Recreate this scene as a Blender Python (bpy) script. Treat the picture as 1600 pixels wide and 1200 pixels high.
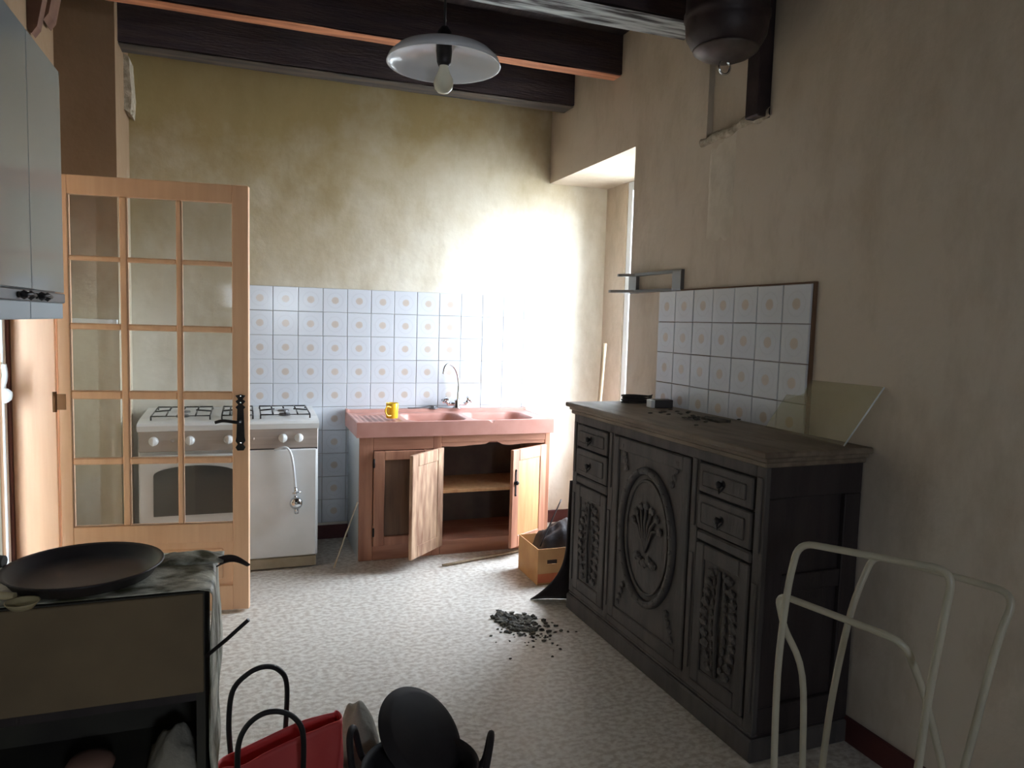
import bpy, bmesh, math, random
from mathutils import Vector, Matrix, noise
random.seed(7)
PI = math.pi
scene = bpy.context.scene
COL = scene.collection
for o in list(bpy.data.objects): bpy.data.objects.remove(o, do_unlink=True)

# ------------------------------------------------------------------ camera
EYE = 1.42
yaw, pitch, roll = .3524, .0835, .0286
cy, sy, cp, sp = math.cos(yaw), math.sin(yaw), math.cos(pitch), math.sin(pitch)
fwd = Vector((sy*cp, cy*cp, -sp)); rt = Vector((cy, -sy, 0)); up = rt.cross(fwd)
rt2 = rt*math.cos(roll) + up*math.sin(roll); up2 = rt2.cross(fwd)
cam = bpy.data.objects.new('camera', bpy.data.cameras.new('camera')); COL.objects.link(cam)
M = Matrix((rt2, up2, -fwd)).transposed().to_4x4(); M.translation = (0, 0, EYE)
cam.matrix_world = M
cam.data.sensor_width = 36; cam.data.lens = 1137.9/1600*36
cam.data.clip_start = .02
scene.camera = cam

# ------------------------------------------------------------------ exposure, world
vs = scene.view_settings
vs.view_transform = 'Standard'; vs.look = 'None'; vs.gamma = 1.0; vs.use_curve_mapping = False
vs.exposure = 0.98
W = bpy.data.worlds.new('overcast_sky'); scene.world = W; W.use_nodes = True
n = W.node_tree.nodes; L = W.node_tree.links; n.clear()
wo = n.new('ShaderNodeOutputWorld'); bg = n.new('ShaderNodeBackground'); L.new(bg.outputs[0], wo.inputs[0])
tc = n.new('ShaderNodeTexCoord'); sep = n.new('ShaderNodeSeparateXYZ'); L.new(tc.outputs['Generated'], sep.inputs[0])
cr = n.new('ShaderNodeValToRGB'); L.new(sep.outputs[2], cr.inputs[0])
cr.color_ramp.elements[0].position = 0.0; cr.color_ramp.elements[0].color = (.82, .91, 1.0, 1)
cr.color_ramp.elements[1].position = 1.0; cr.color_ramp.elements[1].color = (.72, .84, 1.0, 1)
L.new(cr.outputs[0], bg.inputs[0]); bg.inputs[1].default_value = 21.0

def portal(name, loc, rot, sx, sz):
    l = bpy.data.lights.new(name, 'AREA'); l.shape = 'RECTANGLE'; l.size = sx; l.size_y = sz
    l.cycles.is_portal = True
    o = bpy.data.objects.new(name, l); COL.objects.link(o); o.location = loc; o.rotation_euler = rot
portal('window_portal', (2.56, 4.0, 1.2), (0, PI/2, 0), 2.4, .9)
portal('doorway_portal', (-1.0, 3.36, 1.0), (0, -PI/2, 0), 2.0, .82)
portal('rear_fill_portal', (.55, -2.1, 1.6), (PI/2, 0, 0), .56, .5)  # serves the unseen rear window added for fill light

# ------------------------------------------------------------------ materials
def lin(c):
    return tuple((x/255/12.92 if x/255 <= .04045 else ((x/255+.055)/1.055)**2.4) for x in c) + (1,)
def mat(name, rgb, rough=.6, metal=0, rgb2=None, scale=8, detail=4, stretch=(1,1,1), bump=0, bscale=None, lo=.35, hi=.65, spec=.5, coat=0):
    m = bpy.data.materials.new(name); m.use_nodes = True
    nt = m.node_tree; b = nt.nodes['Principled BSDF']
    b.inputs['Base Color'].default_value = lin(rgb); b.inputs['Roughness'].default_value = rough
    b.inputs['Metallic'].default_value = metal; b.inputs['Specular IOR Level'].default_value = spec
    if coat: b.inputs['Coat Weight'].default_value = coat; b.inputs['Coat Roughness'].default_value = .08
    if rgb2 or bump:
        t = nt.nodes.new('ShaderNodeTexCoord'); mp = nt.nodes.new('ShaderNodeMapping'); mp.inputs['Scale'].default_value = stretch
        nt.links.new(t.outputs['Object'], mp.inputs[0])
        if rgb2:
            nz = nt.nodes.new('ShaderNodeTexNoise'); nz.inputs['Scale'].default_value = scale; nz.inputs['Detail'].default_value = detail
            nt.links.new(mp.outputs[0], nz.inputs['Vector'])
            r = nt.nodes.new('ShaderNodeValToRGB'); r.color_ramp.elements[0].position = lo; r.color_ramp.elements[1].position = hi
            r.color_ramp.elements[0].color = lin(rgb); r.color_ramp.elements[1].color = lin(rgb2)
            nt.links.new(nz.outputs[0], r.inputs[0]); nt.links.new(r.outputs[0], b.inputs['Base Color'])
        if bump:
            n2 = nt.nodes.new('ShaderNodeTexNoise'); n2.inputs['Scale'].default_value = bscale or scale*4; n2.inputs['Detail'].default_value = 5
            nt.links.new(mp.outputs[0], n2.inputs['Vector'])
            bu = nt.nodes.new('ShaderNodeBump'); bu.inputs['Strength'].default_value = bump; bu.inputs['Distance'].default_value = .01
            nt.links.new(n2.outputs[0], bu.inputs['Height']); nt.links.new(bu.outputs[0], b.inputs['Normal'])
    return m
def plaster(name, low, high, z0, z1, stain, amount=.5, sc=1.6, xs=0, xc=0):
    """lime plaster: clean low, nicotine-brown high up, with blotchy stains"""
    m = bpy.data.materials.new(name); m.use_nodes = True; nt = m.node_tree; N = nt.nodes; K = nt.links
    b = N['Principled BSDF']; b.inputs['Roughness'].default_value = .85; b.inputs['Specular IOR Level'].default_value = .2
    t = N.new('ShaderNodeTexCoord'); s = N.new('ShaderNodeSeparateXYZ'); K.new(t.outputs['Object'], s.inputs[0])
    nz = N.new('ShaderNodeTexNoise'); nz.inputs['Scale'].default_value = sc; nz.inputs['Detail'].default_value = 8; nz.inputs['Roughness'].default_value = .62
    K.new(t.outputs['Object'], nz.inputs['Vector'])
    mr = N.new('ShaderNodeMapRange'); mr.inputs[1].default_value = z0; mr.inputs[2].default_value = z1
    ad = N.new('ShaderNodeMath'); ad.operation = 'MULTIPLY_ADD'; ad.inputs[1].default_value = 1.9; K.new(nz.outputs[0], ad.inputs[0])
    xm = N.new('ShaderNodeMapRange'); xm.inputs[1].default_value = xc+.55; xm.inputs[2].default_value = xc-.55; xm.inputs[4].default_value = xs; K.new(s.outputs[0], xm.inputs[0])
    zx = N.new('ShaderNodeMath'); zx.operation = 'ADD'; K.new(s.outputs[2], zx.inputs[0]); K.new(xm.outputs[0], zx.inputs[1])
    a2 = N.new('ShaderNodeMath'); a2.operation = 'SUBTRACT'; K.new(zx.outputs[0], ad.inputs[2]); K.new(ad.outputs[0], a2.inputs[0]); a2.inputs[1].default_value = .95
    K.new(a2.outputs[0], mr.inputs[0])
    mx = N.new('ShaderNodeMixRGB'); mx.inputs[1].default_value = lin(low); mx.inputs[2].default_value = lin(high); K.new(mr.outputs[0], mx.inputs[0])
    mpv = N.new('ShaderNodeMapping'); mpv.inputs['Scale'].default_value = (1,1,.45); K.new(t.outputs['Object'], mpv.inputs[0])
    n2 = N.new('ShaderNodeTexNoise'); n2.inputs['Scale'].default_value = sc*2.3; n2.inputs['Detail'].default_value = 10; n2.inputs['Roughness'].default_value = .7
    K.new(mpv.outputs[0], n2.inputs['Vector'])
    r = N.new('ShaderNodeValToRGB'); r.color_ramp.elements[0].position = .46; r.color_ramp.elements[1].position = .72
    r.color_ramp.elements[0].color = (0,0,0,1); r.color_ramp.elements[1].color = (amount,)*3+(1,)
    K.new(n2.outputs[0], r.inputs[0])
    m2 = N.new('ShaderNodeMixRGB'); m2.inputs[2].default_value = lin(stain); K.new(mx.outputs[0], m2.inputs[1]); K.new(r.outputs[0], m2.inputs[0])
    K.new(m2.outputs[0], b.inputs['Base Color'])
    n3 = N.new('ShaderNodeTexNoise'); n3.inputs['Scale'].default_value = 9; n3.inputs['Detail'].default_value = 8; K.new(t.outputs['Object'], n3.inputs['Vector'])
    bu = N.new('ShaderNodeBump'); bu.inputs['Strength'].default_value = .35; bu.inputs['Distance'].default_value = .02
    K.new(n3.outputs[0], bu.inputs['Height']); K.new(bu.outputs[0], b.inputs['Normal'])
    return m
def glassmat(name, tint=(246,246,246), refl=.12, haze=0.0, hazecol=(200,210,205)):
    m = bpy.data.materials.new(name); m.use_nodes = True; N = m.node_tree.nodes; K = m.node_tree.links; N.clear()
    o = N.new('ShaderNodeOutputMaterial'); t = N.new('ShaderNodeBsdfTransparent'); t.inputs[0].default_value = lin(tint)
    g = N.new('ShaderNodeBsdfGlossy'); g.inputs['Roughness'].default_value = .03
    f = N.new('ShaderNodeFresnel'); f.inputs[0].default_value = 1.3 + refl
    mx = N.new('ShaderNodeMixShader'); K.new(f.outputs[0], mx.inputs[0]); K.new(t.outputs[0], mx.inputs[1]); K.new(g.outputs[0], mx.inputs[2])
    last = mx
    if haze:
        d = N.new('ShaderNodeBsdfDiffuse'); d.inputs[0].default_value = lin(hazecol)
        m2 = N.new('ShaderNodeMixShader'); m2.inputs[0].default_value = haze; K.new(mx.outputs[0], m2.inputs[1]); K.new(d.outputs[0], m2.inputs[2]); last = m2
    K.new(last.outputs[0], o.inputs[0]); return m

m_wall_back = plaster('plaster_back', (226,222,210), (166,146,104), 1.7, 3.1, (140,118,72), .4, xs=.75, xc=.75)
m_wall_right = plaster('plaster_right', (212,201,188), (196,180,158), .9, 2.9, (158,142,120), .6, 1.2)
m_wall_left = plaster('plaster_left', (196,188,168), (150,124,98), 1.35, 2.0, (130,108,76), .4, 1.4)
m_plaster_raw = mat('raw_plaster', (150,138,118), .9, rgb2=(196,184,164), scale=30, bump=.6)
m_floor = mat('marbled_vinyl', (190,180,168), .42, rgb2=(224,219,210), scale=38, detail=12, stretch=(1,1.3,1), bump=.3, bscale=40, lo=.38, hi=.6)
m_dark_beam = mat('dark_beam_wood', (62,50,56), .8, rgb2=(78,64,64), scale=6, stretch=(.6,6,6), bump=.5)
m_peel = mat('peeling_painted_wood', (58,54,56), .8, rgb2=(186,192,192), scale=9, detail=8, stretch=(.35,3,3), bump=.6, lo=.42, hi=.6)
m_lit_underside = mat('lit_beam_underside', (150,90,62), .7, rgb2=(206,138,98), scale=6, stretch=(.4,5,5), bump=.3)  # light on the middle beam's underside, put into its colour
m_brick_red = mat('dark_red_paint', (74,34,36), .6, rgb2=(90,44,42), scale=6)
m_door = mat('varnished_pine', (232,184,146), .4, rgb2=(240,196,158), scale=5, detail=6, stretch=(7,7,.5), bump=.05, lo=.3, hi=.7)
m_iron = mat('black_iron', (26,24,26), .45, metal=.4, rgb2=(44,40,42), scale=20, bump=.2)
m_white_enamel = mat('white_enamel', (236,238,238), .25, rgb2=(224,226,224), scale=4)
m_cream_dirty = mat('dirty_cream_enamel', (190,182,160), .5, rgb2=(160,148,122), scale=6, detail=6)
m_panel_grey = mat('brushed_beige_panel', (176,164,154), .4, rgb2=(186,174,164), scale=3, stretch=(.3,1,20), metal=.15)
m_dark_glass = mat('dark_oven_glass', (52,48,46), .12, rgb2=(66,60,54), scale=5)
m_knob = mat('white_knob_plastic', (232,234,232), .3)
m_chrome = mat('chrome', (215,220,225), .12, metal=1)
m_sinkstone = mat('terracotta_stoneware', (184,132,120), .35, rgb2=(196,146,134), scale=8, detail=6)
m_cabwood = mat('chestnut_cabinet_wood', (158,106,84), .5, rgb2=(190,138,110), scale=4, detail=6, stretch=(5,5,.5), bump=.1)
m_cabwood_h = mat('chestnut_rail_wood', (158,106,84), .5, rgb2=(188,136,110), scale=4, detail=6, stretch=(.5,5,5), bump=.1)
m_cabraw = mat('unfinished_mottled_wood', (150,112,90), .8, rgb2=(200,166,136), scale=7, detail=6, stretch=(4,4,.7), bump=.2)
m_cabpanel = mat('shaded_recessed_panel', (92,66,50), .6, rgb2=(116,86,64), scale=5, stretch=(5,5,.5))  # darker brown wood with the shadow of the recess put into its colour
m_cabpanel_light = mat('light_oak_panel', (190,142,96), .5, rgb2=(208,162,114), scale=5, stretch=(6,6,.5), bump=.1)
m_inside = mat('grey_cabinet_lining', (96,88,82), .8, rgb2=(120,110,100), scale=5)
m_side_white = mat('white_side_panel', (214,220,222), .5)
m_sb = mat('dark_carved_oak', (70,66,66), .7, rgb2=(86,80,78), scale=5, detail=6, stretch=(4,4,.6), bump=.25)
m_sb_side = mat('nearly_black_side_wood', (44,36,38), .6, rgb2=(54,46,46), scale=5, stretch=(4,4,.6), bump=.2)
m_sb_top = mat('dusty_dark_top', (104,90,76), .6, rgb2=(134,120,104), scale=6, detail=8, stretch=(3,.7,3), bump=.15)
m_cab_lacquer = mat('glossy_grey_white_lacquer', (156,160,158), .09, spec=.8, coat=.6)
m_cab_edge = mat('pale_blue_lacquer', (170,180,186), .3)
m_yellow = mat('yellow_mug_glaze', (240,190,40), .25, rgb2=(246,204,60), scale=10)
m_lamp = mat('white_glass_shade', (232,234,240), .22, rgb2=(224,226,232), scale=4)
m_bulb = mat('frosted_bulb_glass', (226,222,200), .1, spec=.8)
m_flue = mat('sooty_flue_metal', (42,32,36), .5, metal=.3, rgb2=(62,50,50), scale=8, bump=.25)
m_steel = mat('grey_painted_steel', (112,112,114), .35, metal=.5)
m_board = mat('brown_hardboard', (112,96,74), .75, rgb2=(128,110,84), scale=4, detail=6)
m_carcass = mat('dark_green_grey_wood', (58,54,50), .8, rgb2=(74,72,62), scale=5)
m_cloth = mat('marbled_oilcloth', (92,90,70), .42, rgb2=(224,222,206), scale=13, detail=10, stretch=(1,1.5,.6), bump=.5, lo=.42, hi=.62)
m_pan = mat('dark_enamel_pan', (38,34,36), .42, rgb2=(50,44,46), scale=12)
m_pan_matt = mat('black_cast_pan', (28,23,26), .7, rgb2=(36,30,33), scale=12)
m_red = mat('red_plastic_bag', (206,70,72), .5, rgb2=(216,84,82), scale=6, bump=.15)
m_cord = mat('black_braided_handle', (24,22,24), .6)
m_grey_cloth = mat('grey_fabric', (150,144,132), .9, rgb2=(168,162,150), scale=14, bump=.5)
m_tube = mat('cream_white_tube', (196,190,170), .35, rgb2=(182,176,158), scale=10)
m_card = mat('tan_cardboard', (196,146,96), .8, rgb2=(208,160,108), scale=8)
m_card_red = mat('orange_red_print', (196,98,62), .8, rgb2=(208,124,76), scale=9)
m_blackstuff = mat('black_rubber_sheet', (38,30,34), .6, rgb2=(56,46,46), scale=8, bump=.3)
m_char = mat('charcoal_debris', (40,38,34), .9, rgb2=(96,90,78), scale=30)
m_stick = mat('weathered_stick', (132,112,88), .7, rgb2=(150,132,106), scale=10, stretch=(4,4,.6))
m_cream = mat('cream_plastic', (190,176,140), .5)
m_pinkpot = mat('dull_pink_glaze', (150,116,104), .5)
m_ground = mat('pale_yard_concrete', (150,148,140), .9, rgb2=(168,166,158), scale=3)
m_hedge = mat('dull_green_hedge', (70,84,58), .9, rgb2=(104,116,84), scale=9, bump=1)
m_grout = mat('grey_grout', (150,150,146), .9)
m_brownedge = mat('brown_backing_board', (112,84,64), .8)
m_white_frame = mat('white_painted_frame', (226,232,236), .35)
g_clear = glassmat('clear_window_glass', refl=-.2)
g_door = glassmat('old_door_glass', haze=.05)
g_sheet = glassmat('hazy_glass_sheet', tint=(254,254,250), refl=-.22, haze=.22, hazecol=(224,218,192))  # diffuse haze makes the sheet paler
g_green = glassmat('greenish_glass', tint=(190,205,188), haze=.15, hazecol=(150,160,140))

def tilemat():
    m = bpy.data.materials.new('medallion_tile_glaze'); m.use_nodes = True; N = m.node_tree.nodes; K = m.node_tree.links
    b = N['Principled BSDF']; b.inputs['Roughness'].default_value = .18
    t = N.new('ShaderNodeTexCoord'); s = N.new('ShaderNodeVectorMath'); s.operation = 'LENGTH'
    nz = N.new('ShaderNodeTexNoise'); nz.inputs['Scale'].default_value = 90; K.new(t.outputs['Object'], nz.inputs['Vector'])
    K.new(t.outputs['Object'], s.inputs[0])
    a = N.new('ShaderNodeMath'); a.operation = 'MULTIPLY_ADD'; a.inputs[1].default_value = .007; K.new(nz.outputs[0], a.inputs[0]); K.new(s.outputs['Value'], a.inputs[2])
    r = N.new('ShaderNodeValToRGB'); e = r.color_ramp; K.new(a.outputs[0], r.inputs[0])
    e.interpolation = 'LINEAR'
    e.elements[0].position = .0; e.elements[0].color = lin((194,182,172))
    e.elements[1].position = .0235; e.elements[1].color = lin((198,187,178))
    for p, c in ((.0275,(206,210,217)), (.047,(206,210,217)), (.050,(198,202,209)), (.056,(206,210,217)), (.064,(206,210,217))):
        x = e.elements.new(p); x.color = lin(c)
    K.new(r.outputs[0], b.inputs['Base Color']); return m
m_tile = tilemat()

# ------------------------------------------------------------------ mesh helpers
class MB:
    def __init__(s): s.bm = bmesh.new()
    def box(s, x0, x1, y0, y1, z0, z1, bev=0, mi=0):
        b = bmesh.new(); bmesh.ops.create_cube(b, size=1)
        for v in b.verts: v.co = Vector(((x0+x1)/2+v.co.x*(x1-x0), (y0+y1)/2+v.co.y*(y1-y0), (z0+z1)/2+v.co.z*(z1-z0)))
        if bev: bmesh.ops.bevel(b, geom=list(b.edges), offset=bev, segments=1, affect='EDGES', profile=.5)
        for f in b.faces: f.material_index = mi
        s.join(b); return s
    def join(s, b, M=None):
        me = bpy.data.meshes.new('t'); b.to_mesh(me); b.free()
        if M: me.transform(M)
        s.bm.from_mesh(me); bpy.data.meshes.remove(me)
    def tube(s, pts, r, seg=8, closed=False, caps=True):
        pts = [Vector(p) for p in pts]; rings = []; n = len(pts)
        rr = r if isinstance(r, (list, tuple)) else [r]*n
        prev = None
        for i, p in enumerate(pts):
            if closed: t = (pts[(i+1) % n]-pts[i-1])
            else: t = pts[min(i+1, n-1)]-pts[max(i-1, 0)]
            t.normalize()
            if prev is None:
                a = Vector((0,0,1)) if abs(t.z) < .9 else Vector((1,0,0)); u = t.cross(a).normalized()
            else:
                u = (prev - t*prev.dot(t))
                u = u.normalized() if u.length > 1e-5 else t.orthogonal().normalized()
            prev = u; v = t.cross(u)
            rings.append([s.bm.verts.new(p+(u*math.cos(k*2*PI/seg)+v*math.sin(k*2*PI/seg))*rr[i]) for k in range(seg)])
        m = n if closed else n-1
        for i in range(m):
            A, B = rings[i], rings[(i+1) % n]
            for k in range(seg): f = s.bm.faces.new((A[k], A[(k+1) % seg], B[(k+1) % seg], B[k])); f.smooth = True
        if not closed and caps:
            s.bm.faces.new(rings[0][::-1]); s.bm.faces.new(rings[-1])
        return s
    def lathe(s, prof, c=(0,0,0), seg=32, M=None, smooth=True, closed=False):
        b = bmesh.new(); rings = []
        for r, z in prof:
            rings.append([b.verts.new((max(r,1e-5)*math.cos(k*2*PI/seg), max(r,1e-5)*math.sin(k*2*PI/seg), z)) for k in range(seg)])
        cnt = len(rings) if closed else len(rings)-1
        for i in range(cnt):
            A, B = rings[i], rings[(i+1) % len(rings)]
            for k in range(seg): f = b.faces.new((A[k], A[(k+1) % seg], B[(k+1) % seg], B[k])); f.smooth = smooth
        bmesh.ops.remove_doubles(b, verts=b.verts, dist=1e-5)
        bmesh.ops.recalc_face_normals(b, faces=b.faces)
        T = Matrix.Translation(c)
        s.join(b, T @ M if M else T); return s
    def prism(s, poly, axis, a, b_, mi=0):
        """extrude 2-D polygon; axis 'x': poly=(y,z); 'y': poly=(x,z); 'z': poly=(x,y)"""
        def P(p, t): return {'x': (t, p[0], p[1]), 'y': (p[0], t, p[1]), 'z': (p[0], p[1], t)}[axis]
        b = bmesh.new(); A = [b.verts.new(P(p, a)) for p in poly]; B = [b.verts.new(P(p, b_)) for p in poly]; n = len(poly)
        b.faces.new(A); b.faces.new(B[::-1])
        for i in range(n): b.faces.new((A[i], B[i], B[(i+1) % n], A[(i+1) % n]))
        bmesh.ops.recalc_face_normals(b, faces=b.faces)
        for f in b.faces: f.material_index = mi
        s.join(b); return s
    def ring(s, outer, inner, axis, a, b_):
        """frame between two polygons with equal vertex count"""
        def P(p, t): return {'x': (t, p[0], p[1]), 'y': (p[0], t, p[1]), 'z': (p[0], p[1], t)}[axis]
        b = bmesh.new(); n = len(outer)
        V = [[b.verts.new(P(p, t)) for p in poly] for poly in (outer, inner) for t in (a, b_)]
        oa, ob, ia, ib = V
        for i in range(n):
            j = (i+1) % n
            b.faces.new((oa[i], oa[j], ia[j], ia[i])); b.faces.new((ob[i], ob[j], ib[j], ib[i]))
            b.faces.new((oa[i], oa[j], ob[j], ob[i])); b.faces.new((ia[i], ia[j], ib[j], ib[i]))
        bmesh.ops.recalc_face_normals(b, faces=b.faces); s.join(b); return s
    def grid(s, nu, nv, fn, thick=0, smooth=True):
        b = bmesh.new(); G = [[b.verts.new(fn(i/nu, j/nv)) for j in range(nv+1)] for i in range(nu+1)]
        for i in range(nu):
            for j in range(nv): f = b.faces.new((G[i][j], G[i+1][j], G[i+1][j+1], G[i][j+1])); f.smooth = smooth
        if thick:
            bmesh.ops.recalc_face_normals(b, faces=b.faces)
            bmesh.ops.solidify(b, geom=list(b.faces), thickness=thick)
        s.join(b); return s
    def blob(s, c, r, sub=1, jit=.2, sq=(1,1,1)):
        b = bmesh.new(); bmesh.ops.create_icosphere(b, subdivisions=sub, radius=1)
        for v in b.verts:
            k = 1+random.uniform(-jit, jit); v.co = Vector((c[0]+v.co.x*r*sq[0]*k, c[1]+v.co.y*r*sq[1]*k, c[2]+v.co.z*r*sq[2]*k))
        s.join(b); return s

def link(name, mb, mt, parent=None, local=False, M=None):
    me = bpy.data.meshes.new(name); mb.bm.to_mesh(me); mb.bm.free()
    for x in (mt if isinstance(mt, (list, tuple)) else [mt]): me.materials.append(x)
    if M: me.transform(M)
    o = bpy.data.objects.new(name, me); COL.objects.link(o)
    if parent:
        o.parent = parent
        if not local: me.transform(world_of(parent).inverted())
    return o
def world_of(o):
    m = Matrix.LocRotScale(o.location, o.rotation_euler, o.scale)
    return world_of(o.parent) @ m if o.parent else m
def tag(o, label=None, cat=None, group=None, kind=None):
    if label: o['label'] = label
    if cat: o['category'] = cat
    if group: o['group'] = group
    if kind: o['kind'] = kind
    return o
def thing(name, loc, label, cat, rz=0, group=None):
    o = bpy.data.objects.new(name, None); COL.objects.link(o); o.location = loc; o.rotation_euler = (0,0,rz)
    o.empty_display_size = .05
    return tag(o, label, cat, group)
def single(name, mb, mt, loc, label, cat, group=None):
    """one-mesh thing built in world coordinates with its origin moved to loc"""
    me = bpy.data.meshes.new(name); mb.bm.to_mesh(me); mb.bm.free()
    for x in (mt if isinstance(mt, (list, tuple)) else [mt]): me.materials.append(x)
    me.transform(Matrix.Translation(-Vector(loc)))
    o = bpy.data.objects.new(name, me); COL.objects.link(o); o.location = loc
    return tag(o, label, cat, group)
def struct(name, mb, mt, label=None):
    o = link(name, mb, mt); o['kind'] = 'structure'
    if label: o['label'] = label
    return o
def smooth_path(pts, n=6):
    """Catmull-Rom"""
    P = [Vector(p) for p in pts]; out = []
    for i in range(len(P)-1):
        p0 = P[max(i-1,0)]; p1 = P[i]; p2 = P[i+1]; p3 = P[min(i+2, len(P)-1)]
        for k in range(n):
            t = k/n; out.append(.5*((2*p1)+(p2-p0)*t+(2*p0-5*p1+4*p2-p3)*t*t+(3*p1-3*p2+p3-p0)*t**3))
    out.append(P[-1]); return out

# ------------------------------------------------------------------ room shell
H = 3.03; XR = 1.976; YB = 4.73
floor = struct('floor', MB().box(-.96, 2.5, -2.1, 4.93, -.1, 0), m_floor, 'mottled pale grey vinyl floor')
struct('ceiling', MB().box(-.96, 2.5, -2.1, 4.93, H, H+.1), mat('dark_plank_ceiling', (46,36,38), .8, rgb2=(62,50,48), scale=4, stretch=(6,.5,1), bump=.3))
wall_back = struct('wall_back', MB().box(-.96, 2.5, YB, 4.93, 0, H), m_wall_back, 'back wall, pale below and stained olive yellow above')
# corner pier at the left end of the back wall
struct('wall_corner', MB().box(-.885, -.616, 4.28, YB, 0, H), m_wall_left, 'brown stained corner pier behind the glazed door')
struct('trim_1', MB().box(-.885, -.622, 4.262, 4.28, 1.355, 1.38, .003), m_white_frame, 'thin white strip across the pier')
wl = MB()
wl.box(-.96, -.8, -2.1, 2.95, 0, H).box(-.96, -.8, 3.77, 3.83, 0, H).box(-.96, -.885, 3.83, YB, 0, H).box(-.96, -.8, 2.95, 3.77, 2.05, H)
struct('wall_left', wl, m_wall_left)
# right wall with the deep window niche, and a shallow chase for the flue
wr = MB()
CY0, CY1, CZ = 2.47, 2.90, 2.27
wr.box(XR, 2.5, -2.1, CY0, 0, H).box(XR, 2.5, CY0, CY1, 0, CZ).box(XR+.03, 2.5, CY0, CY1, CZ, H)
wr.box(XR, 2.5, CY1, 3.55, 0, H).box(XR, 2.5, 3.55, YB, 2.385, H)
wr.box(2.42, 2.5, 4.44, YB, 0, 2.385)
wr.box(2.42, 2.5, 3.55, 4.44, 0, .5)  # unseen sill, height set to cut window light on the sink front
wall_right = struct('wall_right', wr, m_wall_right, 'dim grey beige plaster right wall with window niche')
def lip(u, v):
    y = 2.93-u*.47; z = 2.262+.03*noise.noise(Vector((y*9, 1, 0)))+.035*(u)
    a = v*PI
    return (XR-.004+.002*noise.noise(Vector((y*30, v*3, 5)))-.014*math.sin(a), y, z-.028*math.cos(a)*(.7+.5*noise.noise(Vector((y*14, 3, 1)))))
link('plaster_ledge', MB().grid(30, 8, lip), m_plaster_raw, wall_right)
def patch(u, v):
    y = 2.87-u*(.20+.03*noise.noise(Vector((v*6, 2, 2)))); z = 2.225-v*.42+.02*noise.noise(Vector((u*6, 7, 1)))+.06*u*(1-v)
    e = min(u, 1-u, v*2, (1-v)*2)*8
    return (XR+.002-.006*min(1, e)*(1+.35*noise.noise(Vector((u*9, v*14, 0)))), y, z)
link('plaster_patch', MB().grid(22, 36, patch), mat('repaired_plaster', (196,184,166), .9, rgb2=(210,199,182), scale=10, detail=6, bump=.25), wall_right)
rear = MB()
rear.box(-.96, .27, -2.3, -2.1, 0, H).box(.83, 2.5, -2.3, -2.1, 0, H).box(.27, .83, -2.3, -2.1, 0, 1.35).box(.27, .83, -2.3, -2.1, 1.85, H)
struct('wall_rear', rear, m_wall_right)
def baseboard(name, *b): struct(name, MB().box(*b, .004), m_brick_red, 'dark red baseboard')
baseboard('baseboard_back', -.616, 2.42, YB-.018, YB, 0, .088)
baseboard('baseboard_right', XR-.018, XR, -2.1, 3.55, 0, .088)

# windows: tall glazed window in the niche, small unseen one added behind the camera for fill light
def window(name, x, y0, y1, z0, z1, bars, axis='x'):
    fr = MB(); t = .06
    def B(m, a0, a1, c0, c1, d0, d1):
        if axis == 'x': m.box(d0, d1, a0, a1, c0, c1, .004)
        else: m.box(a0, a1, d0, d1, c0, c1, .004)
    root = thing(name, (x, (y0+y1)/2, z0) if axis == 'x' else ((y0+y1)/2, x, z0), None, None); root['kind'] = 'structure'
    for a in ((y0, y0+t, z0, z1), (y1-t, y1, z0, z1), (y0+t, y1-t, z0, z0+t), (y0+t, y1-t, z1-t, z1)): B(fr, *a, x-.03, x+.03)
    link('window_frame', fr, m_white_frame, root)
    zs = [z0+t+(z1-z0-2*t)*k/bars for k in range(bars+1)]
    for k in range(bars):
        g = MB(); B(g, y0+t, y1-t, zs[k]+.012*(k > 0), zs[k+1]-.012*(k < bars-1), x-.003, x+.003); link('glass_pane', g, g_clear, root)
        if k: r = MB(); B(r, y0+t, y1-t, zs[k]-.012, zs[k]+.012, x-.02, x+.02); link('glazing_bar', r, m_white_frame, root)
    return root
window('window_1', 2.46, 3.55, 4.44, 0.5, 2.385, 3)
window('window_added_fill', -2.2, .27, .83, 1.35, 1.85, 1, 'y')

# doorway in the left wall: pine jambs
jm = MB().box(-.965, -.795, 3.745, 3.772, 0, 2.05, .003).box(-.965, -.795, 2.948, 2.975, 0, 2.05, .003).box(-.965, -.795, 2.975, 3.745, 2.025, 2.052, .003)
jm.box(-.80, -.785, 3.772, 3.83, 0, 2.11, .003)
struct('trim_2', jm, m_door, 'pine door lining of the left doorway')
struct('trim_3', MB().box(-1.06, -.965, 3.70, 3.80, 0, 2.1, .004), m_brick_red, 'dark red outer door post')
# yard beyond
struct('ground_yard', MB().box(-9, -.96, -6, 12, -.12, -.02).box(2.5, 12, -6, 12, -.12, -.02), m_ground)
struct('wall_added_screen', MB().box(-2.3, -2.1, -1, 8, -.02, 2.4).box(-2.1, -.96, 7.8, 8, -.02, 2.4), m_wall_left)  # unseen wall added outside to hold back daylight through the doorway
struct('roof_added_screen', MB().box(-2.5, -.96, .3, 8, 2.4, 2.5), m_dark_beam)  # unseen roof added to dim the light entering the doorway
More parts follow.
